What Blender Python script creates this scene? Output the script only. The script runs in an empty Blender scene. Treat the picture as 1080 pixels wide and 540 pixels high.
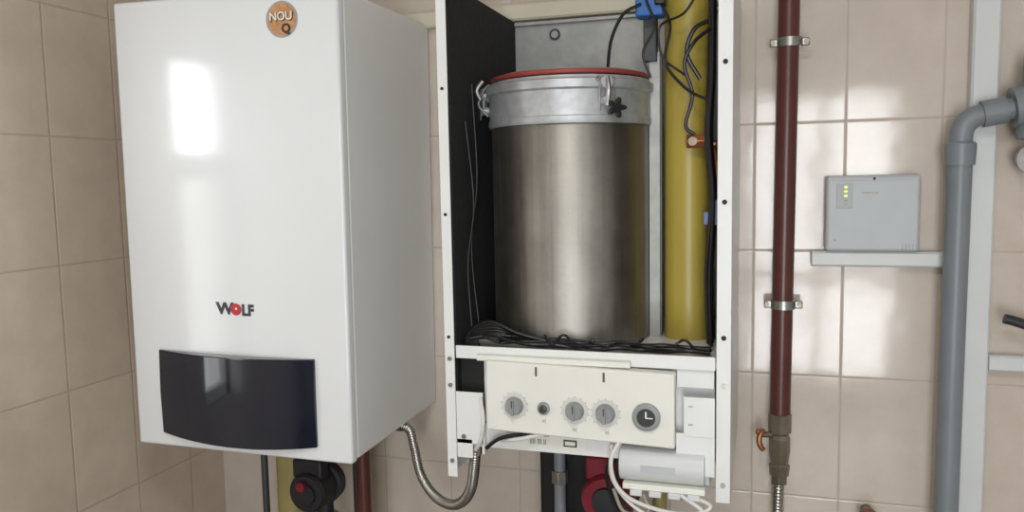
import bpy, bmesh, math, random
from mathutils import Vector, Matrix
random.seed(3)
S=bpy.context.scene
S.view_settings.view_transform='Standard'
COL=S.collection

def lin(c):
    return tuple(((v/255)/12.92 if v/255<=.04045 else ((v/255+.055)/1.055)**2.4) for v in c)+(1,)
_m={}
def mat(name,c,rough=.5,metal=0,var=.06,scale=12,bump=0,coat=0,stretch=None,emit=0):
    if name in _m: return _m[name]
    m=bpy.data.materials.new(name);m.use_nodes=True
    nt=m.node_tree;b=nt.nodes['Principled BSDF']
    b.inputs['Roughness'].default_value=rough;b.inputs['Metallic'].default_value=metal
    b.inputs['Coat Weight'].default_value=coat
    b.inputs['Coat Roughness'].default_value=.09
    L=lin(c)
    tc=nt.nodes.new('ShaderNodeTexCoord');mp=nt.nodes.new('ShaderNodeMapping')
    if stretch: mp.inputs['Scale'].default_value=stretch
    nz=nt.nodes.new('ShaderNodeTexNoise');nz.inputs['Scale'].default_value=scale;nz.inputs['Detail'].default_value=4
    nt.links.new(tc.outputs['Object'],mp.inputs[0]);nt.links.new(mp.outputs[0],nz.inputs['Vector'])
    r=nt.nodes.new('ShaderNodeValToRGB')
    r.color_ramp.elements[0].position=.3;r.color_ramp.elements[1].position=.7
    r.color_ramp.elements[0].color=tuple(v*(1-var) for v in L[:3])+(1,)
    r.color_ramp.elements[1].color=tuple(min(1,v*(1+var)) for v in L[:3])+(1,)
    nt.links.new(nz.outputs['Fac'],r.inputs[0]);nt.links.new(r.outputs[0],b.inputs['Base Color'])
    if bump:
        bp=nt.nodes.new('ShaderNodeBump');bp.inputs['Strength'].default_value=bump;bp.inputs['Distance'].default_value=.002
        nt.links.new(nz.outputs['Fac'],bp.inputs['Height']);nt.links.new(bp.outputs[0],b.inputs['Normal'])
    if emit:
        b.inputs['Emission Color'].default_value=L;b.inputs['Emission Strength'].default_value=emit
    _m[name]=m;return m

def tile_mat(name,axis,u0,v0,cA,cB,grout,rough=.09):
    m=bpy.data.materials.new(name);m.use_nodes=True;nt=m.node_tree;N=nt.nodes;K=nt.links
    b=N['Principled BSDF']
    g=N.new('ShaderNodeNewGeometry');sp=N.new('ShaderNodeSeparateXYZ');K.new(g.outputs['Position'],sp.inputs[0])
    def M(op,a,bv=None):
        n=N.new('ShaderNodeMath');n.operation=op
        for i,v in enumerate((a,bv)):
            if v is None: continue
            if isinstance(v,(int,float)): n.inputs[i].default_value=v
            else: K.new(v,n.inputs[i])
        return n.outputs[0]
    def cell(o,o0,s):
        t=M('DIVIDE',M('SUBTRACT',o,o0),s)
        f=M('FRACT',t)
        return M('MULTIPLY',M('MINIMUM',f,M('SUBTRACT',1.0,f)),s),M('FLOOR',t)
    du,iu=cell(sp.outputs[axis],u0,.2);dv,iv=cell(sp.outputs['Z'],v0,.3)
    d=M('MINIMUM',du,dv)
    mr=N.new('ShaderNodeMapRange');mr.inputs['From Min'].default_value=.0008;mr.inputs['From Max'].default_value=.0018
    K.new(d,mr.inputs['Value'])
    mh=N.new('ShaderNodeMapRange');mh.interpolation_type='SMOOTHSTEP';mh.inputs['From Min'].default_value=.0008;mh.inputs['From Max'].default_value=.004
    K.new(d,mh.inputs['Value'])
    nz=N.new('ShaderNodeTexNoise');nz.inputs['Scale'].default_value=9;nz.inputs['Detail'].default_value=8;nz.inputs['Roughness'].default_value=.65
    K.new(g.outputs['Position'],nz.inputs['Vector'])
    cb=N.new('ShaderNodeCombineXYZ');K.new(iu,cb.inputs[0]);K.new(iv,cb.inputs[1])
    wn=N.new('ShaderNodeTexWhiteNoise');K.new(cb.outputs[0],wn.inputs['Vector'])
    fac=M('ADD',M('MULTIPLY',nz.outputs['Fac'],1.0),M('MULTIPLY',wn.outputs['Value'],.12))
    r=N.new('ShaderNodeValToRGB');r.color_ramp.elements[0].position=.35;r.color_ramp.elements[1].position=.75
    r.color_ramp.elements[0].color=lin(cA);r.color_ramp.elements[1].color=lin(cB)
    K.new(fac,r.inputs[0])
    mx=N.new('ShaderNodeMix');mx.data_type='RGBA';mx.inputs['A'].default_value=lin(grout)
    K.new(mr.outputs[0],mx.inputs['Factor']);K.new(r.outputs[0],mx.inputs['B']);K.new(mx.outputs['Result'],b.inputs['Base Color'])
    rr=M('SUBTRACT',.7,M('MULTIPLY',mr.outputs[0],.7-rough));K.new(rr,b.inputs['Roughness'])
    b.inputs['Specular IOR Level'].default_value=.6
    nw=N.new('ShaderNodeTexNoise');nw.inputs['Scale'].default_value=7;K.new(g.outputs['Position'],nw.inputs['Vector'])
    h=M('ADD',mh.outputs[0],M('MULTIPLY',nw.outputs['Fac'],1.1))
    bp=N.new('ShaderNodeBump');bp.inputs['Strength'].default_value=.6;bp.inputs['Distance'].default_value=.0015
    K.new(h,bp.inputs['Height']);K.new(bp.outputs[0],b.inputs['Normal'])
    return m

def empty(name,loc=(0,0,0),rot=None):
    e=bpy.data.objects.new(name,None);COL.objects.link(e)
    M=Matrix.Translation(loc)
    if rot is not None: M=M@rot
    e.matrix_world=M;e.empty_display_size=.05
    return e
def obj(name,me,m,par=None,local=False,smooth=False,bevel=0,seg=2,ang=35):
    o=bpy.data.objects.new(name,me);COL.objects.link(o)
    if m: me.materials.append(m)
    if smooth:
        for p in me.polygons:p.use_smooth=True
        try: me.set_sharp_from_angle(angle=math.radians(ang))
        except Exception: pass
    if bevel:
        b=o.modifiers.new('Bevel','BEVEL');b.width=bevel;b.segments=seg;b.limit_method='ANGLE';b.angle_limit=math.radians(40)
        b.harden_normals=False
        for p in me.polygons:p.use_smooth=True
        try: me.set_sharp_from_angle(angle=math.radians(50))
        except Exception: pass
        w=o.modifiers.new('WN','WEIGHTED_NORMAL');w.keep_sharp=True
    if par is not None:
        o.parent=par
        if not local: o.matrix_parent_inverse=par.matrix_world.inverted()
    return o
def bm2(bm,name):
    bmesh.ops.recalc_face_normals(bm,faces=bm.faces)
    me=bpy.data.meshes.new(name);bm.to_mesh(me);bm.free();return me
def addbox(bm,x0,x1,y0,y1,z0,z1):
    v=[bm.verts.new((x,y,z)) for z in (z0,z1) for y in (y0,y1) for x in (x0,x1)]
    for f in ((0,1,3,2),(4,5,7,6),(0,1,5,4),(2,3,7,6),(0,2,6,4),(1,3,7,5)): bm.faces.new([v[i] for i in f])
def box(name,x0,x1,y0,y1,z0,z1,m,par=None,bevel=0,local=False,seg=2):
    bm=bmesh.new();addbox(bm,x0,x1,y0,y1,z0,z1);return obj(name,bm2(bm,name),m,par,local,bevel=bevel,seg=seg)
def boxes(name,L,m,par=None,bevel=0,local=False):
    bm=bmesh.new()
    for b in L: addbox(bm,*b)
    return obj(name,bm2(bm,name),m,par,local,bevel=bevel)
def catmull(P,n=10):
    P=[Vector(p) for p in P]
    if len(P)<3: return [P[0].lerp(P[-1],i/n) for i in range(n+1)]
    Q=[P[0]*2-P[1]]+P+[P[-1]*2-P[-2]];out=[]
    for i in range(1,len(Q)-2):
        a,b,c,d=Q[i-1:i+3]
        for k in range(n):
            t=k/n
            out.append(.5*((2*b)+(c-a)*t+(2*a-5*b+4*c-d)*t*t+(3*b-a-3*c+d)*t**3))
    out.append(P[-1]);return out
def addsweep(bm,pts,r,n=14,cap=True):
    rf=r if callable(r) else (lambda i,t:r)
    rings=[];N=len(pts);nrm=None
    for i,p in enumerate(pts):
        t=(pts[min(i+1,N-1)]-pts[max(i-1,0)])
        if t.length<1e-9: t=Vector((0,0,1))
        t.normalize()
        if nrm is None:
            a=Vector((0,1,0)) if abs(t.y)<.9 else Vector((1,0,0))
            nrm=(a-t*a.dot(t)).normalized()
        else: nrm=(nrm-t*nrm.dot(t)).normalized()
        bn=t.cross(nrm);rr=rf(i,i/(N-1))
        rings.append([bm.verts.new(p+(nrm*math.cos(2*math.pi*k/n)+bn*math.sin(2*math.pi*k/n))*rr) for k in range(n)])
    for a,b in zip(rings,rings[1:]):
        for k in range(n): bm.faces.new((a[k],a[(k+1)%n],b[(k+1)%n],b[k]))
    if cap: bm.faces.new(rings[0]);bm.faces.new(rings[-1])
def tube(name,P,r,m,par=None,n=14,seg=10,curve=True,local=False):
    bm=bmesh.new();pts=catmull(P,seg) if curve else [Vector(p) for p in P]
    addsweep(bm,pts,r,n);return obj(name,bm2(bm,name),m,par,local,smooth=True)
def cyl(name,a,b,r,m,par=None,n=32,r2=None,local=False,bevel=0):
    bm=bmesh.new();addsweep(bm,[Vector(a),Vector(b)],(lambda i,t:r if i==0 else (r2 if r2 is not None else r)),n)
    return obj(name,bm2(bm,name),m,par,local,smooth=not bevel,bevel=bevel)
def lathe(name,prof,c,axis,m,par=None,n=48,local=False,ang=35):
    ax=Vector(axis).normalized();a=Vector((1,0,0)) if abs(ax.x)<.9 else Vector((0,0,1))
    u=(a-ax*a.dot(ax)).normalized();w=ax.cross(u);c=Vector(c);bm=bmesh.new();rings=[]
    for t,r in prof:
        rings.append([bm.verts.new(c+ax*t+(u*math.cos(2*math.pi*k/n)+w*math.sin(2*math.pi*k/n))*max(r,1e-5)) for k in range(n)])
    for p,q in zip(rings,rings[1:]):
        for k in range(n): bm.faces.new((p[k],p[(k+1)%n],q[(k+1)%n],q[k]))
    bm.faces.new(rings[0]);bm.faces.new(rings[-1])
    return obj(name,bm2(bm,name),m,par,local,smooth=True,ang=ang)
def hose(name,P,r,m,par=None,pitch=.006,depth=.18):
    pts=catmull(P,60)
    out=[pts[0]];step=pitch/4;acc=0
    for a,b in zip(pts,pts[1:]):
        L=(b-a).length;d=step-acc
        while d<=L: out.append(a.lerp(b,d/L));d+=step
        acc=L-(d-step)
    bm=bmesh.new();addsweep(bm,out,lambda i,t:r*(1-depth*(.5+.5*math.cos(i*math.pi/2))),16)
    return obj(name,bm2(bm,name),m,par,smooth=True,ang=80)
def text(name,s,size,loc,m,par,local=False,ext=.0004,bold=0,align='CENTER',sx=1):
    cu=bpy.data.curves.new(name,'FONT');cu.body=s;cu.size=size;cu.extrude=ext;cu.align_x=align;cu.align_y='CENTER';cu.offset=bold
    o=bpy.data.objects.new(name+'_tmp',cu);COL.objects.link(o)
    dg=bpy.context.evaluated_depsgraph_get();me=bpy.data.meshes.new_from_object(o.evaluated_get(dg))
    bpy.data.objects.remove(o)
    me.transform(Matrix.Translation(loc)@Matrix.Rotation(math.pi/2,4,'X')@Matrix.Diagonal((sx,1,1,1)))
    me.materials.clear()
    return obj(name,me,m,par,local)

# ------------------------------------------------------------ materials
enamel=mat('white_enamel',(227,229,230),.15,0,.010,3,coat=.35)
enamel_side=mat('white_enamel_side',(226,226,223),.3,0,.02,4)
sheet=mat('painted_sheet',(226,227,225),.35,0,.03,6)
galv=mat('galvanised_sheet',(172,173,170),.5,.4,.12,30)
alu=mat('cast_aluminium',(188,190,192),.5,.55,.14,40,bump=.2)
darkfoam=mat('black_foam',(22,24,24),.8,0,.3,60,bump=.5)
blackpl=mat('black_plastic',(20,20,22),.35,0,.1)
glossblack=mat('gloss_black_panel',(18,25,40),.06,0,.05,4,coat=.6)
redrub=mat('red_silicone',(150,62,52),.55,0,.1)
yellow=mat('yellow_pipe_plastic',(172,153,66),.36,0,.10,8,stretch=(1,1,.4))
cream=mat('cream_plastic',(228,227,218),.4,0,.02)
beige=mat('beige_duct_plastic',(212,204,184),.4,0,.03)
greypl=mat('grey_plastic_box',(184,188,190),.45,0,.03)
lightgrey=mat('light_grey_plastic',(206,208,208),.4,0,.03)
greyknob=mat('grey_knob',(142,145,144),.45,0,.05)
whitepl=mat('white_plastic_duct',(210,212,211),.4,0,.02)
cable=mat('black_cable',(18,18,20),.4,0,.1)
brown=mat('red_brown_paint',(86,44,38),.32,0,.12,20,bump=.1)
zinc=mat('zinc_clamp',(165,164,160),.35,.9,.1,30)
brass=mat('brass_fitting',(138,128,112),.4,.8,.15,30)
copper=mat('copper',(176,104,72),.35,.8,.12,30)
bronze=mat('bronze_handle',(150,98,66),.4,.6,.12,30)
inox=mat('inox_hose',(186,184,178),.28,1,.08,30)
greypvc=mat('grey_pvc',(126,132,137),.4,0,.05)
blue=mat('blue_plastic',(36,98,170),.4,0,.05)
ltblue=mat('blue_grey_connector',(110,132,175),.4,0,.05)
olive=mat('olive_pipe',(146,134,84),.4,0,.1)
darkpipe=mat('dark_grey_pipe',(70,72,74),.45,.3,.1)
pumpred=mat('pump_red',(120,24,40),.35,0,.1)
pumpblk=mat('pump_black',(26,26,30),.5,0,.1)
orange=mat('sticker_orange',(190,138,92),.4,0,.3,70)
stgrey=mat('sticker_grey',(160,156,152),.4,0,.15,60)
logored=mat('logo_red',(190,34,40),.35,0,.05)
logoblk=mat('logo_black',(52,52,56),.35,0,.05)
led=mat('led_yellow',(215,225,70),.3,0,.02,emit=1.0)
hole=mat('dark_hole',(28,28,28),.7,0,.1)
whitewire=mat('white_wire',(215,213,208),.45,0,.03)
paint=mat('wall_paint',(206,204,200),.7,0,.03,5,bump=.1)
ceilm=mat('ceiling_paint',(226,226,224),.8,0,.02,5)
floorm=mat('floor_screed_tile',(120,114,106),.4,0,.1,8)
upvc=mat('window_upvc',(235,235,232),.3,0,.01)

# brushed stainless: fine vertical streaks plus large dull stains
steel=mat('stainless_steel',(158,154,147),.45,1,.10,5,stretch=(16,16,.35))
nt=steel.node_tree;b=nt.nodes['Principled BSDF']
nz=[n for n in nt.nodes if n.bl_idname=='ShaderNodeTexNoise'][0]
tc=[n for n in nt.nodes if n.bl_idname=='ShaderNodeTexCoord'][0]
rampn=[n for n in nt.nodes if n.bl_idname=='ShaderNodeValToRGB'][0]
st=nt.nodes.new('ShaderNodeTexNoise');st.inputs['Scale'].default_value=11;st.inputs['Detail'].default_value=7;st.inputs['Roughness'].default_value=.7
nt.links.new(tc.outputs['Object'],st.inputs['Vector'])
sr=nt.nodes.new('ShaderNodeMapRange');sr.inputs['From Min'].default_value=.3;sr.inputs['From Max'].default_value=.7;sr.inputs['To Min'].default_value=.80;sr.inputs['To Max'].default_value=1.08
nt.links.new(st.outputs['Fac'],sr.inputs['Value'])
vm=nt.nodes.new('ShaderNodeVectorMath');vm.operation='SCALE'
nt.links.new(rampn.outputs[0],vm.inputs[0]);nt.links.new(sr.outputs[0],vm.inputs['Scale']);nt.links.new(vm.outputs[0],b.inputs['Base Color'])
ad=nt.nodes.new('ShaderNodeMath');ad.operation='MULTIPLY_ADD';ad.inputs[1].default_value=.5
nt.links.new(nz.outputs['Fac'],ad.inputs[0])
hf=nt.nodes.new('ShaderNodeMath');hf.operation='MULTIPLY';hf.inputs[1].default_value=.5;nt.links.new(st.outputs['Fac'],hf.inputs[0]);nt.links.new(hf.outputs[0],ad.inputs[2])
mr=nt.nodes.new('ShaderNodeMapRange');mr.inputs['From Min'].default_value=.3;mr.inputs['From Max'].default_value=.7;mr.inputs['To Min'].default_value=.40;mr.inputs['To Max'].default_value=.56
nt.links.new(ad.outputs[0],mr.inputs['Value']);nt.links.new(mr.outputs[0],b.inputs['Roughness'])

# ------------------------------------------------------------ room
tb=tile_mat('beige_tile_back','X',.1825,.2166,(199,186,173),(211,199,187),(182,169,156))
tl=tile_mat('beige_tile_left','Y',-.343,.2166,(200,183,165),(212,197,179),(179,162,145),.16)
XL,XR,YF,ZC=-1.565,2.2,-3.7,2.65
box('wall_back',XL-.2,XR+.2,0,.15,0,ZC,tb)
wy0,wy1,wz0,wz1=-1.135,-.885,.95,1.97
boxes('wall_left',[(XL-.2,XL,wy1,0,0,ZC),(XL-.2,XL,YF,wy0,0,ZC),(XL-.2,XL,wy0,wy1,0,wz0),(XL-.2,XL,wy0,wy1,wz1,ZC)],tl)
dx0,dx1,dz0,dz1=-.12,.88,.1,2.15
boxes('wall_front',[(XL-.2,dx0,YF-.2,YF,0,ZC),(dx1,XR+.2,YF-.2,YF,0,ZC),(dx0,dx1,YF-.2,YF,0,dz0),(dx0,dx1,YF-.2,YF,dz1,ZC)],paint)
box('wall_right',XR,XR+.2,YF,0,0,ZC,paint)
box('floor',XL-.2,XR+.2,YF-.2,.15,-.1,0,floorm)
box('ceiling',XL-.2,XR+.2,YF-.2,.15,ZC,ZC+.1,ceilm)
f=.05
boxes('window_1',[(XL-.06,XL-.01,wy0,wy1,wz0,wz0+f),(XL-.06,XL-.01,wy0,wy1,wz1-.03,wz1),(XL-.06,XL-.01,wy1-.02,wy1,wz0,wz1),(XL-.06,XL-.01,wy0,wy0+.03,wz0,wz1),(XL-.06,XL-.01,wy0,wy1,1.61,1.685)],upvc,bevel=.004)
boxes('window_2',[(dx0,dx1,YF-.12,YF-.06,dz0,dz0+.12),(dx0,dx1,YF-.12,YF-.06,dz1-f,dz1),(dx0,dx0+f,YF-.12,YF-.06,dz0,dz1),(dx1-f,dx1,YF-.12,YF-.06,dz0,dz1),(dx0+.47,dx0+.53,YF-.12,YF-.06,dz0,dz1),(dx0,dx1,YF-.12,YF-.06,.85,.93)],upvc,bevel=.004)

# ------------------------------------------------------------ closed boiler (local coordinates, origin at front-bottom-left)
R=Matrix.Rotation(.009,4,'Z')@Matrix.Rotation(.007,4,'X')@Matrix.Rotation(.011,4,'Y')
B1=empty('gas_boiler',(-1.412,-.497,.989),R)
W,H=.565,1.021
box('casing',.003,W-.002,.030,.488,.004,H-.004,enamel_side,B1,.004,local=True)
box('front_door',0,W,0,.028,0,H,enamel,B1,.007,local=True,seg=4)
bm=bmesh.new();n=24;x0,x1=.076,.482;rows=[]
for i in range(n+1):
    t=i/n;x=x0+(x1-x0)*t;u=2*t-1
    dp=.006+.022*(1-u*u);zt=.232-.003*(1-u*u);zb=.034-.012*(1-u*u)
    rows.append([bm.verts.new((x,.002,zb)),bm.verts.new((x,-dp,zb)),bm.verts.new((x,-dp-.003,(zb+zt)/2)),bm.verts.new((x,-dp,zt)),bm.verts.new((x,.002,zt))])
for a,b in zip(rows,rows[1:]):
    for k in range(4): bm.faces.new((a[k],b[k],b[k+1],a[k+1]))
bm.faces.new(rows[0]);bm.faces.new(rows[-1])
obj('control_flap',bm2(bm,'control_flap'),glossblack,B1,True,smooth=True,bevel=.002)
lx,lz=.288,.334
text('logo_letter_w','W',.036,(lx-.029,-.001,lz),logoblk,B1,True,bold=.0016,sx=1.15)
text('logo_letters_lf','LF',.034,(lx+.030,-.001,lz-.002),logoblk,B1,True,bold=.0016,sx=.95)
cyl('logo_dot',(lx,.001,lz),(lx,-.0015,lz),.0135,logored,B1,local=True)
cyl('logo_dot_mark',(lx+.001,-.001,lz+.002),(lx+.001,-.002,lz+.002),.003,enamel,B1,local=True,n=5)
sx_,sz_=.434,.958
cyl('sticker_rim',(sx_,.001,sz_),(sx_,-.0008,sz_),.038,stgrey,B1,local=True,n=48)
cyl('sticker_face',(sx_,.001,sz_),(sx_,-.0014,sz_),.033,orange,B1,local=True,n=48)
text('sticker_text','NOU',.024,(sx_,-.002,sz_+.004),logoblk,B1,True,bold=.0008)
text('sticker_text_light','NOU',.024,(sx_-.0015,-.0024,sz_+.0055),cream,B1,True,bold=.0004)
text('sticker_mark','Q',.026,(sx_+.010,-.002,sz_-.020),logoblk,B1,True,bold=.001)

# ------------------------------------------------------------ open boiler
B2=empty('gas_boiler.001',(-.618,-.5,.985))
xl,xr,yf,zb,zt=-.618,-.051,-.500,.985,2.0
box('side_left',xl,xl+.006,yf,-.012,zb,zt,sheet,B2,.001)
box('side_right',xr-.006,xr,yf,-.012,zb,zt,sheet,B2,.001)
box('flange_left',xl,xl+.021,yf-.003,yf,zb,zt,sheet,B2,.001)
box('flange_right',xr-.026,xr,yf-.003,yf,zb,zt,sheet,B2,.001)
box('foam_left',xl+.006,xl+.020,-.485,-.03,1.05,zt-.01,darkfoam,B2)
box('foam_right',xr-.020,xr-.006,-.485,-.03,1.05,zt-.01,darkfoam,B2)
box('back_plate',xl+.006,xr-.006,-.020,-.012,1.0,zt-.012,galv,B2,.001)
box('back_lip',xl+.006,xr-.006,-.034,-.014,zt-.020,zt-.012,galv,B2,.001)
lathe('back_grommet',[(0,.014),(.004,.014),(.004,.008)],(-.497,-.020,1.955),(0,-1,0),darkpipe,B2,n=24)
cyl('back_grommet_hole',(-.497,-.02,1.955),(-.497,-.0245,1.955),.009,galv,B2,n=20)
box('shelf',xl+.020,xr-.020,-.49,-.022,1.238,1.250,sheet,B2,.001)
box('shelf_lip',xl+.023,xr-.028,-.5,-.494,1.236,1.262,sheet,B2,.001)
for i,z in enumerate((1.30,1.55,1.80)):
    cyl('screw_r_%d'%i,(xr-.013,yf-.002,z),(xr-.013,yf-.0055,z),.0045,hole,B2,n=12)
    cyl('screw_l_%d'%i,(xl+.010,yf-.002,z-.02),(xl+.010,yf-.0055,z-.02),.0032,hole,B2,n=12)
for i,(x,z) in enumerate(((xr-.013,1.02),(xr-.013,1.21),(xl+.011,1.02),(xl+.011,1.18),(xl+.011,1.235))):
    cyl('screw_b_%d'%i,(x,yf-.002,z),(x,yf-.006,z),.0045,zinc,B2,n=12)
cx,cy,r=-.405,-.262,.172
lathe('combustion_drum',[(0,r-.004),(.004,r),(.46,r),(.465,r-.003)],(cx,cy,1.250),(0,0,1),steel,B2,n=96)
box('drum_seam',cx-.001,cx+.001,cy-r-.0008,cy-r+.002,1.255,1.70,steel,B2)
lathe('drum_collar',[(0,r),(.0,r+.005),(.006,r+.007),(.014,r+.007),(.016,r+.005),(.066,r+.005),(.070,r+.011),(.086,r+.011),(.090,r+.003),(.095,r+.001),(.095,r-.02)],(cx,cy,1.708),(0,0,1),alu,B2,n=96,ang=25)
lathe('gasket_ring',[(0,r-.01),(0,r-.001),(.002,r+.001),(.007,r+.001),(.009,r-.002),(.009,r-.03)],(cx,cy,1.806),(0,0,1),redrub,B2,n=96)
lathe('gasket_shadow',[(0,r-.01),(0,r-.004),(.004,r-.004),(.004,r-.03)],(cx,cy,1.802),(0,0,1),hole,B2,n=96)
lathe('burner_plate',[(0,r-.02),(.006,r-.02),(.008,r-.04)],(cx,cy,1.814),(0,0,1),mat('burner_plate_grey',(150,140,134),.5),B2,n=64)
def star(name,c,nrm,ro,ri,h,m,lobes=5):
    nv=Vector(nrm).normalized();u=Vector((0,0,1)).cross(nv).normalized();w=nv.cross(u);bm=bmesh.new();n=60;R0=[]
    for t in (0,h):
        R0.append([bm.verts.new(Vector(c)+nv*t+(u*math.cos(2*math.pi*k/n)+w*math.sin(2*math.pi*k/n))*(ri+(ro-ri)*(.5+.5*math.cos(lobes*2*math.pi*k/n)))) for k in range(n)])
    for k in range(n): bm.faces.new((R0[0][k],R0[0][(k+1)%n],R0[1][(k+1)%n],R0[1][k]))
    bm.faces.new(R0[0]);bm.faces.new(R0[1]);return obj(name,bm2(bm,name),m,B2,bevel=.001)
def clampunit(tag,ang,knob=True):
    nv=Vector((math.sin(ang),-math.cos(ang),0));tv=Vector((math.cos(ang),math.sin(ang),0))
    base=Vector((cx,cy,0))+nv*(r+.008)
    for dz,s in ((1.785,.013),(1.750,.009)):
        a=base+Vector((0,0,dz));cyl('clamp_boss%s_%d'%(tag,int(dz*100)),a-nv*.004,a+nv*.020,s,alu,B2,n=20,bevel=.001)
    a=base+nv*.016
    tube('clamp_arm'+tag,[a+Vector((0,0,1.795)),a+nv*.008+Vector((0,0,1.77)),a+Vector((0,0,1.74))],.0055,zinc,B2,n=10)
    tube('clamp_wire'+tag,[a+tv*-.016+Vector((0,0,1.73)),a+tv*-.012+Vector((0,0,1.785)),a+tv*.012+Vector((0,0,1.785)),a+tv*.016+Vector((0,0,1.73))],.002,zinc,B2,n=8)
    for s in (-1,1):
        cyl('clamp_bolt%s_%d'%(tag,s+1),base+tv*.014*s+nv*.0+Vector((0,0,1.792)),base+tv*.014*s+nv*.016+Vector((0,0,1.792)),.005,zinc,B2,n=6)
    if knob: star('clamp_knob'+tag,base+nv*.016+tv*.018+Vector((0,0,1.735)),nv,.021,.010,.010,blackpl)
clampunit('_front',math.radians(35))
clampunit('_side',math.radians(-80),False)
boxes('side_latch_bracket',[(-.596,-.575,-.30,-.275,1.742,1.756),(-.596,-.590,-.30,-.275,1.742,1.800),(-.596,-.578,-.30,-.275,1.790,1.800)],alu,B2,.002)
tube('side_latch_wire',[(-.572,-.33,1.735),(-.590,-.34,1.76),(-.578,-.34,1.79),(-.566,-.33,1.80),(-.572,-.33,1.765)],.003,zinc,B2,n=8)
tube('side_latch_lever',[(-.578,-.345,1.81),(-.590,-.35,1.79),(-.584,-.345,1.77)],.005,zinc,B2,n=8)
clampunit('_rear',math.radians(150))
lathe('exhaust_pipe',[(0,.050),(.86,.050)],(-.151,-.245,1.250),(0,0,1),yellow,B2,n=48)
lathe('exhaust_socket',[(0,.051),(0,.057),(.02,.059),(.06,.059),(.065,.051)],(-.151,-.245,2.03),(0,0,1),yellow,B2,n=48)
box('gas_rail',-.232,-.206,-.262,-.250,1.25,1.86,galv,B2,.001)
box('gas_rail_web',-.209,-.206,-.262,-.230,1.25,1.86,galv,B2)
box('rail_cap',-.242,-.214,-.275,-.25,1.84,1.93,darkpipe,B2,.002)
box('blue_connector',-.252,-.195,-.32,-.275,1.925,1.972,blue,B2,.004)
box('blue_connector_clip',-.212,-.190,-.33,-.29,1.945,1.99,blackpl,B2,.003)
cyl('valve_nut',(-.148,-.315,1.668),(-.102,-.315,1.668),.015,copper,B2,n=6,bevel=.001)
cyl('valve_body',(-.128,-.315,1.668),(-.090,-.315,1.660),.010,copper,B2,n=16)
cyl('valve_stub',(-.135,-.300,1.668),(-.135,-.330,1.668),.009,brass,B2,n=16)
tube('copper_line',[(-.094,-.30,1.657),(-.090,-.29,1.61),(-.092,-.29,1.56),(-.096,-.29,1.50)],.006,copper,B2)
box('sensor_connector',-.112,-.088,-.34,-.31,1.498,1.525,ltblue,B2,.003)
box('sensor_connector_up',-.088,-.076,-.38,-.36,1.50,1.55,ltblue,B2,.002)
def cab(name,P,r=.0028,m=None): return tube(name,P,r,m or cable,B2,n=8,seg=8)
cab('cable_fan',[(-.24,-.32,1.95),(-.275,-.33,1.93),(-.300,-.33,1.88),(-.31,-.32,1.82)],.0035)
cab('cable_a',[(-.20,-.32,1.95),(-.18,-.33,1.90),(-.19,-.33,1.83),(-.155,-.34,1.78),(-.12,-.35,1.755),(-.10,-.36,1.75)],.003)
cab('cable_b',[(-.115,-.36,1.97),(-.15,-.35,1.92),(-.20,-.33,1.90),(-.195,-.33,1.84),(-.15,-.34,1.80)],.0025)
cab('cable_c',[(-.10,-.38,1.88),(-.13,-.36,1.86),(-.15,-.35,1.82),(-.135,-.34,1.76),(-.148,-.34,1.70),(-.13,-.34,1.68)],.0038)
cab('cable_d',[(-.095,-.37,1.90),(-.130,-.36,1.885),(-.145,-.35,1.84),(-.12,-.34,1.79)],.0045)
cab('cable_e',[(-.23,-.33,1.96),(-.21,-.34,1.90),(-.235,-.33,1.85),(-.22,-.32,1.80)],.0025)
for i in range(7):
    xx=-.092-.004*(i%3);yy=-.40+.012*i
    cab('cable_side_%d'%i,[(xx,yy,1.97),(xx+.004*math.sin(i),yy,1.80),(xx-.006,yy,1.68),(xx+.003,yy,1.55),(xx-.004-.003*(i%2),yy,1.40),(xx,yy,1.262)],.0032)
for i in range(7):
    P=[]
    for k in range(12):
        t=k/11
        P.append((-.575+.485*t,-.468+.005*i+.009*math.sin(k*1.7+i*1.3),1.260+.003*(i%3)+.014*math.exp(-((t-.08)/.14)**2)+random.uniform(-.001,.007)))
    cab('cable_shelf_%d'%i,P,random.choice((.0030,.0036,.0042)))
for i in range(4):
    s=-.52+.10*i;P=[(s+.11*k/5+random.uniform(-.01,.01),-.47+random.uniform(-.01,.02),1.262+random.uniform(0,.022)) for k in range(6)]
    cab('cable_stray_%d'%i,P,.0026)
for i in range(8):
    cab('cable_loop_%d'%i,[(-.38-.012*i,-.45,1.262),(-.47,-.462+.004*i,1.284-.003*i),(-.535+.004*i,-.46,1.306-.006*i),(-.585+.003*i,-.46,1.272),(-.575+.006*i,-.455,1.20),(-.568+.006*i,-.45,1.14)],.0040)
cab('cable_wall_a',[(-.592,-.42,1.72),(-.585,-.40,1.55),(-.590,-.43,1.42),(-.580,-.44,1.27)],.002)
cab('cable_wall_b',[(-.590,-.38,1.80),(-.587,-.37,1.60),(-.592,-.40,1.45),(-.57,-.42,1.27)],.002)
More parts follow.
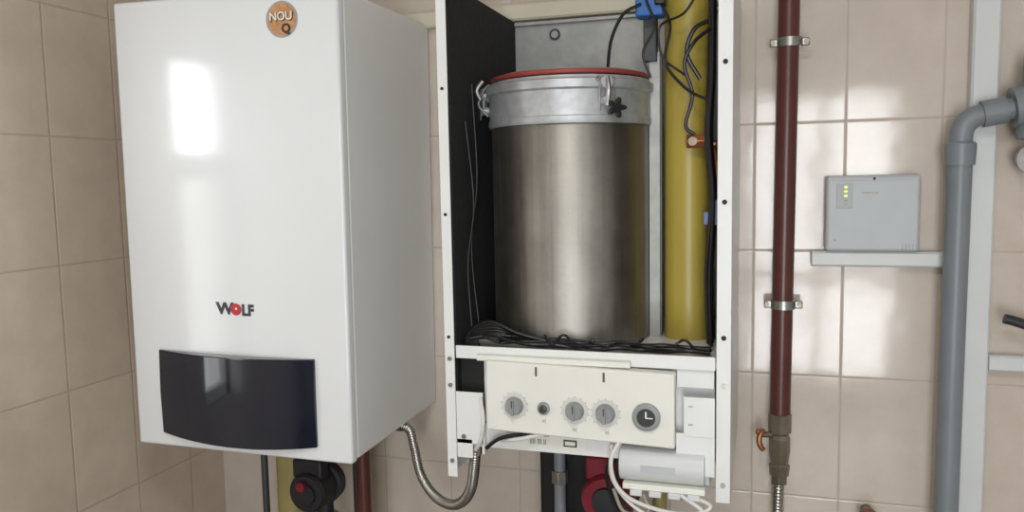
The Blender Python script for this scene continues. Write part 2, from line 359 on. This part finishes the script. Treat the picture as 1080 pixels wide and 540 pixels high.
# lower compartment
box('base_plate',xl+.006,xr-.006,-.485,-.02,1.052,1.058,galv,B2,.001)
box('base_lip',-.590,-.255,-.492,-.486,1.050,1.092,sheet,B2,.001)
box('base_label',-.500,-.325,-.4935,-.4915,1.060,1.086,cream,B2)
box('label_icon',-.372,-.345,-.4945,-.493,1.066,1.080,logoblk,B2);box('label_icon_in',-.369,-.348,-.495,-.4940,1.069,1.077,cream,B2)
cyl('label_dot',(-.486,-.493,1.074),(-.486,-.4948,1.074),.008,logoblk,B2,n=20)
text('label_print','|||| ||| ||',.012,(-.425,-.4945,1.073),logoblk,B2)
box('inner_sheet',-.545,xr-.030,-.470,-.464,1.060,1.238,sheet,B2,.001)
box('inner_sheet_fold',-.150,xr-.030,-.492,-.470,1.200,1.236,sheet,B2,.001)
box('hole_shade_low',-.600,-.545,-.462,-.455,1.06,1.236,hole,B2)  # near-black sheet paints the shade of the open hole behind the cables
bm=bmesh.new()
q=[(-.521,1.240),(-.151,1.232),(-.151,1.089),(-.524,1.099)]
fr=[bm.verts.new((x,-.525,z)) for x,z in q];bk=[bm.verts.new((x,-.495,z)) for x,z in q]
bm.faces.new(fr);bm.faces.new(bk)
for k in range(4): bm.faces.new((fr[k],fr[(k+1)%4],bk[(k+1)%4],bk[k]))
obj('control_panel',bm2(bm,'cp'),cream,B2,bevel=.003)
box('panel_hood',-.545,-.235,-.515,-.490,1.236,1.248,cream,B2,.002)
for i,(x,z) in enumerate(((-.418,1.224),(-.284,1.220))): box('panel_slot_%d'%i,x-.002,x+.002,-.5262,-.524,z-.010,z+.008,mat('slot_brown',(96,84,66),.6),B2)
for i,(x,z,rr) in enumerate(((-.463,1.152,.0185),(-.341,1.150,.0185),(-.281,1.149,.019))):
    lathe('dial_ring_%d'%i,[(0,rr+.008),(.001,rr+.008),(.001,rr)],(x,-.525,z),(0,-1,0),mat('panel_print',(208,207,201),.5),B2,n=40)
    lathe('knob_%d'%i,[(0,rr),(.004,rr),(.014,rr*.86),(.016,rr*.8)],(x,-.525,z),(0,-1,0),greyknob,B2,n=40)
    box('knob_grip_%d'%i,x-.003,x+.003,-.546,-.539,z-rr*.85,z+rr*.85,greyknob,B2,.001)
    box('knob_mark_%d'%i,x-.0009,x+.0009,-.5468,-.5455,z,z+rr*.8,logoblk,B2)
    for a in range(-5,6):
        an=math.radians(a*26);box('tick_%d_%d'%(i,a+5),x+math.sin(an)*(rr+.009)-.0006,x+math.sin(an)*(rr+.009)+.0006,-.5262,-.5248,z+math.cos(an)*(rr+.009)-.0011,z+math.cos(an)*(rr+.009)+.0011,greyknob,B2)
lathe('reset_ring',[(0,.0125),(.005,.0125),(.006,.010)],(-.403,-.525,1.151),(0,-1,0),greyknob,B2,n=32)
lathe('reset_button',[(0,.008),(.009,.008),(.010,.006)],(-.403,-.525,1.151),(0,-1,0),darkpipe,B2,n=32)
lathe('gauge_ring',[(0,.0265),(.006,.0265),(.008,.023),(.008,.018)],(-.203,-.525,1.148),(0,-1,0),greyknob,B2,n=48)
lathe('gauge_face',[(0,.0175),(.0085,.0175)],(-.203,-.525,1.148),(0,-1,0),mat('gauge_dark',(66,68,68),.2),B2,n=48)
box('gauge_needle',-.204,-.190,-.5355,-.5335,1.147,1.149,cream,B2)
box('gauge_mark',-.2045,-.2015,-.5355,-.5335,1.149,1.160,cream,B2)
for i,(x,z) in enumerate(((-.341,1.113),(-.278,1.112),(-.403,1.126))): text('panel_symbol_%d'%i,'o|',.010,(x,-.5255,z),greyknob,B2)
boxes('bracket_left',[(-.594,-.536,-.508,-.503,1.060,1.168),(-.540,-.534,-.508,-.480,1.040,1.10),(-.594,-.560,-.508,-.503,1.03,1.07)],sheet,B2,.001)
tube('bracket_cable',[(-.536,-.52,1.16),(-.528,-.53,1.12),(-.536,-.525,1.075),(-.552,-.51,1.05)],.004,whitewire,B2)
cyl('bracket_screw',(-.578,-.506,1.075),(-.578,-.511,1.075),.005,zinc,B2,n=12)
boxes('bracket_right',[(-.136,-.079,-.508,-.503,1.110,1.186),(-.150,-.079,-.506,-.500,1.034,1.115)],sheet,B2,.001)
boxes('bracket_slots',[(-.127,-.119,-.5092,-.507,1.167,1.170),(-.127,-.119,-.5092,-.507,1.132,1.135)],galv,B2)
lathe('terminal_box',[(0,.030),(.002,.034),(.160,.034),(.162,.030)],(-.258,-.490,1.046),(1,0,0),lightgrey,B2,n=28,ang=50)
box('terminal_box_base',-.262,-.088,-.49,-.455,1.010,1.078,lightgrey,B2,.004)
box('terminal_strip',-.250,-.095,-.522,-.49,1.002,1.014,cream,B2,.002)
box('terminal_rating',-.215,-.150,-.5252,-.522,1.040,1.052,greypl,B2)
for i in range(4): box('terminal_plug_%d'%i,-.235+.036*i,-.212+.036*i,-.528,-.505,.992,1.004,lightgrey,B2,.002)
for i in range(2): cyl('gland_%d'%i,(-.115-.03*i,-.50,1.01),(-.115-.03*i,-.50,.985),.010,greyknob,B2,n=16)
cab('wire_loop_a',[(-.14,-.52,1.000),(-.10,-.53,.975),(-.16,-.53,.968),(-.23,-.53,.985),(-.262,-.53,1.015),(-.270,-.53,1.06),(-.255,-.52,1.095)],.0040,whitewire)
cab('wire_loop_b',[(-.12,-.52,1.00),(-.085,-.53,.985),(-.15,-.535,.955),(-.22,-.53,.968),(-.270,-.52,1.02),(-.272,-.51,1.085)],.0035,whitewire)
cab('wire_loop_e',[(-.21,-.52,.995),(-.20,-.53,.965),(-.245,-.53,.96),(-.268,-.52,1.0)],.0035,mat('grey_wire',(150,140,128),.5))
cab('wire_loop_c',[(-.50,-.50,1.07),(-.46,-.52,1.082),(-.41,-.515,1.094),(-.37,-.50,1.096)],.004,whitewire)
cab('wire_loop_d',[(-.53,-.51,1.055),(-.50,-.515,1.078),(-.46,-.51,1.088),(-.40,-.50,1.09)],.004)

# ------------------------------------------------------------ pipework below the boilers
e=empty('boiler_pipework',(-1.18,-.25,.4))
lathe('insulated_pipe',[(0,.040),(.68,.040)],(-1.158,-.25,.295),(0,0,1),olive,e,n=32)
cyl('thin_pipe',(-1.242,-.25,.0),(-1.242,-.25,.975),.009,darkpipe,e)
cyl('drain_stub',(-1.158,-.25,0),(-1.158,-.25,.31),.03,darkpipe,e)
cyl('brown_return',(-.953,-.25,.975),(-.953,-.25,0),.019,brown,e)
cyl('dark_return',(-.995,-.20,.975),(-.995,-.20,0),.014,darkpipe,e)
def pump(name,c,red,s=1):
    p=empty(name,c);c=Vector(c)
    lathe('motor_head',[(-.02*s,.048*s),(0,.052*s),(.05*s,.052*s),(.058*s,.046*s),(.060*s,.02*s)],c,(0,-1,0),red,p,n=36)
    lathe('motor_cap',[(.058*s,.030*s),(.066*s,.028*s),(.067*s,.01*s)],c,(0,-1,0),pumpblk,p,n=30)
    lathe('volute',[(-.055*s,.03*s),(-.05*s,.056*s),(-.02*s,.058*s),(-.015*s,.04*s)],c,(0,-1,0),pumpblk,p,n=36)
    box('terminal_case',c.x-.045*s,c.x+.040*s,c.y-.045*s,c.y-.005*s,c.z+.035*s,c.z+.085*s,red,p,.006)
    cyl('inlet',c+Vector((0,.035*s,-.12*s)),c+Vector((0,.035*s,.11*s)),.022*s,pumpblk,p,n=24)
    for k in (-.10,.10): cyl('union_%d'%(k*100),c+Vector((0,.035*s,(k-.014)*s)),c+Vector((0,.035*s,(k+.014)*s)),.033*s,zinc,p,n=6,bevel=.001)
    return p
p1=pump('circulation_pump',(-1.055,-.30,.842),pumpblk,.95)
cyl('pump_badge',(-1.06,-.36,.865),(-1.06,-.372,.865),.012,pumpred,p1)
p2=pump('circulation_pump.001',(-.312,-.30,.905),pumpred,1.08)
cyl('pump_riser',(-1.055,-.267,0),(-1.055,-.267,.735),.018,darkpipe,p1)
cyl('pump_riser',(-.312,-.264,0),(-.312,-.264,.785),.018,darkpipe,p2);cyl('pump_riser_top',(-.312,-.264,1.0),(-.312,-.264,1.05),.018,darkpipe,p2)
e=empty('hydraulic_separator',(-.41,-.15,.5))
box('insulation_shell',-.500,-.300,-.22,-.05,.45,.985,blackpl,e,.01)
box('insulation_band',-.502,-.298,-.222,-.048,.70,.72,darkpipe,e,.002)
cyl('supply_pipe',(-.437,-.27,0),(-.437,-.27,1.05),.013,greypvc,e)
cyl('supply_union',(-.437,-.27,.90),(-.437,-.27,.93),.019,zinc,e,n=6,bevel=.001)
cyl('gas_pipe',(-.215,-.22,0),(-.215,-.22,1.05),.016,olive,e)
for i in range(3):
    tube('loose_wire_%d'%i,[(-.27+.01*i,-.42,1.05),(-.30+.012*i,-.42,1.0),(-.29+.01*i,-.41,.93),(-.26+.015*i,-.40,.86),(-.25,-.38,.78)],.0035,cable,e,n=8)
e=empty('stainless_gas_hose',(-.86,-.2,.99))
hose('corrugated_hose',[(-.868,-.19,.978),(-.846,-.195,.968),(-.828,-.21,.930),(-.80,-.235,.868),(-.745,-.27,.832),(-.68,-.31,.838),(-.625,-.36,.895),(-.596,-.4,.985),(-.594,-.4,1.03)],.0125,inox,e)
cyl('hose_nut_a',(-.885,-.19,.978),(-.866,-.19,.978),.015,brass,e,n=6)
cyl('hose_stub',(-.905,-.19,.978),(-.885,-.19,.978),.011,brass,e)
cyl('hose_nut_b',(-.594,-.4,1.0),(-.594,-.4,1.045),.016,brass,e,n=6)

# ------------------------------------------------------------ brown riser pipe on the wall
e=empty('gas_riser_pipe',(.05,-.05,1.035))
cyl('riser',(.0465,-.055,1.035),(.060,-.055,ZC),.0235,brown,e,n=40)
for i,(x,z) in enumerate(((.0565,1.893),(.050,1.296))):
    lathe('clamp_band_%d'%i,[(-.010,.0245),(-.010,.0275),(.010,.0275),(.010,.0245)],(x,-.055,z),(0,0,1),zinc,e,n=40)
    for s in (-1,1):
        box('clamp_ear_%d_%d'%(i,s+1),x+s*.034-.009,x+s*.034+.009,-.060,-.050,z-.009,z+.009,zinc,e,.003)
        cyl('clamp_bolt_%d_%d'%(i,s+1),(x+s*.036,-.068,z),(x+s*.036,-.045,z),.006,brass,e,n=6)
    box('clamp_stem_%d'%i,x-.005,x+.005,-.03,0,z-.005,z+.005,zinc,e)
cyl('thread_top',(.0465,-.055,1.02),(.0465,-.055,1.04),.021,brass,e)
lathe('ball_valve',[(-.13,.014),(-.13,.022),(-.105,.024),(-.10,.020),(-.07,.024),(-.04,.024),(-.03,.020),(-.025,.026),(.02,.026),(.022,.022)],(.0465,-.055,1.015),(0,0,1),brass,e,n=8,ang=20)
cyl('valve_spindle',(.0465,-.055,.985),(.005,-.07,.985),.007,brass,e,n=16)
tube('valve_handle',[(.012,-.072,.996),(.004,-.078,.990),(.000,-.082,.975),(.004,-.082,.960),(.010,-.08,.952)],.0065,bronze,e,n=10)
box('handle_wing',-.008,.010,-.078,-.070,.985,1.000,bronze,e,.004)
hose('corrugated_tail',[(.046,-.055,.89),(.044,-.055,.80),(.042,-.055,.6),(.04,-.055,.35),(.04,-.055,.02)],.0145,inox,e,pitch=.008)
cyl('hose_nut',(.046,-.055,.865),(.046,-.055,.90),.020,brass,e,n=6,bevel=.001)

# ------------------------------------------------------------ wall controller box
e=empty('wall_controller_box',(.139,-.0,1.419))
box('back_shell',.141,.335,-.014,-.0005,1.419,1.592,greypl,e,.004)
box('front_cover',.140,.336,-.045,-.013,1.4195,1.592,greypl,e,.008,seg=4)
box('cover_brow',.152,.322,-.047,-.043,1.580,1.586,greypl,e,.001)
box('led_recess',.162,.196,-.0462,-.044,1.518,1.574,mat('recess_grey',(172,176,176),.5),e,.001)
for i,z in enumerate((1.566,1.556,1.546)): box('led_%d'%i,.178,.185,-.0472,-.0455,z-.0022,z+.0022,led,e,.001)
for i,z in enumerate((1.536,1.527)): box('led_off_%d'%i,.178,.185,-.0470,-.0455,z-.002,z+.002,stgrey,e)
cyl('cover_screw',(.240,-.046,1.584),(.240,-.048,1.584),.003,hole,e,n=12)
boxes('vent_slots',[(.300+.007*k,.302+.007*k,-.0458,-.044,1.424,1.438) for k in range(5)],stgrey,e)
box('side_groove',.331,.333,-.0458,-.044,1.45,1.575,stgrey,e)
box('print_line',.215,.250,-.0457,-.0445,1.551,1.554,stgrey,e)
cyl('corner_mark',(.160,-.0445,1.445),(.160,-.046,1.445),.003,stgrey,e,n=12)

# cable ducts
e=empty('cable_duct',(.25,0,1.40))
box('duct_body',.112,.428,-.030,-.0005,1.383,1.4185,whitepl,e,.003)
box('duct_lid',.112,.428,-.033,-.028,1.386,1.4155,whitepl,e,.002)
e=empty('cable_duct.001',(.45,0,1))
box('duct_body',.428,.482,-.035,-.0005,.0,2.64,whitepl,e,.003)
box('duct_lid',.431,.479,-.038,-.033,.0,2.64,whitepl,e,.002)
e=empty('cable_duct.002',(.6,0,1.17))
box('duct_body',.484,1.2,-.028,-.0005,1.154,1.190,whitepl,e,.003)
box('duct_lid',.484,1.2,-.031,-.026,1.157,1.187,whitepl,e,.002)
e=empty('cable_duct.003',(-.6,0,2.01))
box('duct_body',-1.3,-.08,-.030,-.0005,1.995,2.036,beige,e,.003)
box('duct_lid',-1.3,-.08,-.033,-.028,1.998,2.033,beige,e,.002)

# ------------------------------------------------------------ grey drain pipe
e=empty('grey_drain_pipe',(.404,-.075,1.7))
yp=-.072
tube('stack',[(.398,yp,0),(.401,yp,1.0),(.404,yp,1.62)],.0245,greypvc,e,n=32,seg=4)
lathe('socket',[(-.045,.025),(-.045,.029),(-.01,.031),(.0,.031),(.004,.026)],(.404,yp,1.655),(0,0,1),greypvc,e,n=36)
tube('elbow',[(.404,yp,1.61),(.404,yp,1.655),(.408,yp,1.688),(.424,yp,1.708),(.448,yp,1.716),(.50,yp,1.726),(.56,yp,1.740)],.0225,greypvc,e,n=32,seg=10)
lathe('socket_side',[(-.02,.024),(-.02,.028),(.025,.028),(.025,.024)],(.462,yp,1.719),(1,0,.16),greypvc,e,n=36)
tube('tee_body',[(.545,yp,1.66),(.55,yp,1.74),(.555,yp,1.83)],.038,greypvc,e,n=32)
lathe('tee_collar',[(-.015,.030),(-.015,.042),(.015,.042),(.015,.030)],(.513,yp,1.729),(1,0,.16),greypvc,e,n=36)
tube('tee_run',[(.55,yp,1.745),(.75,yp,1.76),(1.2,yp,1.79)],.033,greypvc,e,n=32)
e=empty('stop_valve',(.54,-.04,1.62))
lathe('bonnet',[(0,.018),(.03,.018),(.034,.026),(.055,.026),(.060,.018)],(.540,0,1.620),(0,-1,0),greyknob,e,n=24)
lathe('wheel',[(.058,.030),(.072,.030),(.074,.01)],(.540,0,1.620),(0,-1,0),stgrey,e,n=24)
e=empty('lever_tap',(.56,-.04,1.26))
cyl('tap_body',(.60,-.0,1.25),(.60,-.06,1.25),.015,brass,e,n=20)
tube('tap_lever',[(.60,-.065,1.250),(.56,-.07,1.262),(.52,-.07,1.275),(.500,-.07,1.280)],.011,mat('lever_dark',(44,50,50),.4),e,n=12)
e=empty('brass_drain_cock',(.245,-.02,.80))
lathe('cock_body',[(0,.012),(.03,.012),(.032,.018),(.045,.018)],(.245,0,.800),(0,-1,0),brass,e,n=20)
tube('cock_handle',[(.222,-.05,.800),(.235,-.055,.812),(.255,-.055,.812),(.268,-.05,.800)],.006,bronze,e,n=10)
tube('cock_tail',[(.245,-.02,.80),(.245,-.02,.6),(.245,-.02,.0)],.012,darkpipe,e,n=12)

# ------------------------------------------------------------ camera
fpx,yaw,pit,rol,D=842.9447,.3036,.0968,-.0192,2.0010
F=Vector((-math.sin(yaw)*math.cos(pit),math.cos(yaw)*math.cos(pit),-math.sin(pit)))
R0=Vector((math.cos(yaw),math.sin(yaw),0));U0=R0.cross(F)
Rv=R0*math.cos(rol)+U0*math.sin(rol);U=U0*math.cos(rol)-R0*math.sin(rol)
cd=bpy.data.cameras.new('camera');co=bpy.data.objects.new('camera',cd);COL.objects.link(co)
cd.sensor_fit='HORIZONTAL';cd.sensor_width=36;cd.lens=36*fpx/1080;cd.clip_start=.05
M=Matrix((( Rv.x,U.x,-F.x,0),(Rv.y,U.y,-F.y,-D),(Rv.z,U.z,-F.z,1.6),(0,0,0,1)))
co.matrix_world=M;S.camera=co

# ------------------------------------------------------------ light
def area(name,loc,rot,sx,sy,p,c):
    l=bpy.data.lights.new(name,'AREA');l.shape='RECTANGLE';l.size=sx;l.size_y=sy;l.energy=p;l.color=c
    o=bpy.data.objects.new(name,l);COL.objects.link(o);o.location=loc;o.rotation_euler=rot;return o
# left window: bright sky in the upper sash, dimmer ground light through the lower one
area('window_daylight_left_upper',(XL-.09,(wy0+wy1)/2,(1.65+wz1)/2),(0,-math.pi/2,0),wz1-1.65,wy1-wy0,3.4,(.93,.97,1))
area('window_daylight_left_lower',(XL-.09,(wy0+wy1)/2,(1.65+wz0)/2),(0,-math.pi/2,0),1.65-wz0,wy1-wy0,1.5,(.95,.98,1))
area('window_daylight_front',((dx0+dx1)/2,YF-.16,(dz0+dz1)/2),(math.pi/2,0,0),dx1-dx0,dz1-dz0,70,(.96,.98,1))
l=bpy.data.lights.new('ceiling_disk_light','AREA');l.shape='DISK';l.size=.5;l.energy=15;l.color=(1,.98,.95)  # unseen disk light under the ceiling, no fixture modelled
o=bpy.data.objects.new('ceiling_disk_light',l);COL.objects.link(o);o.location=(-.1,-2.0,ZC-.05)
w=bpy.data.worlds.new('sky');S.world=w;w.use_nodes=True
bg=w.node_tree.nodes['Background'];bg.inputs[0].default_value=(.85,.93,1,1);bg.inputs[1].default_value=1.0
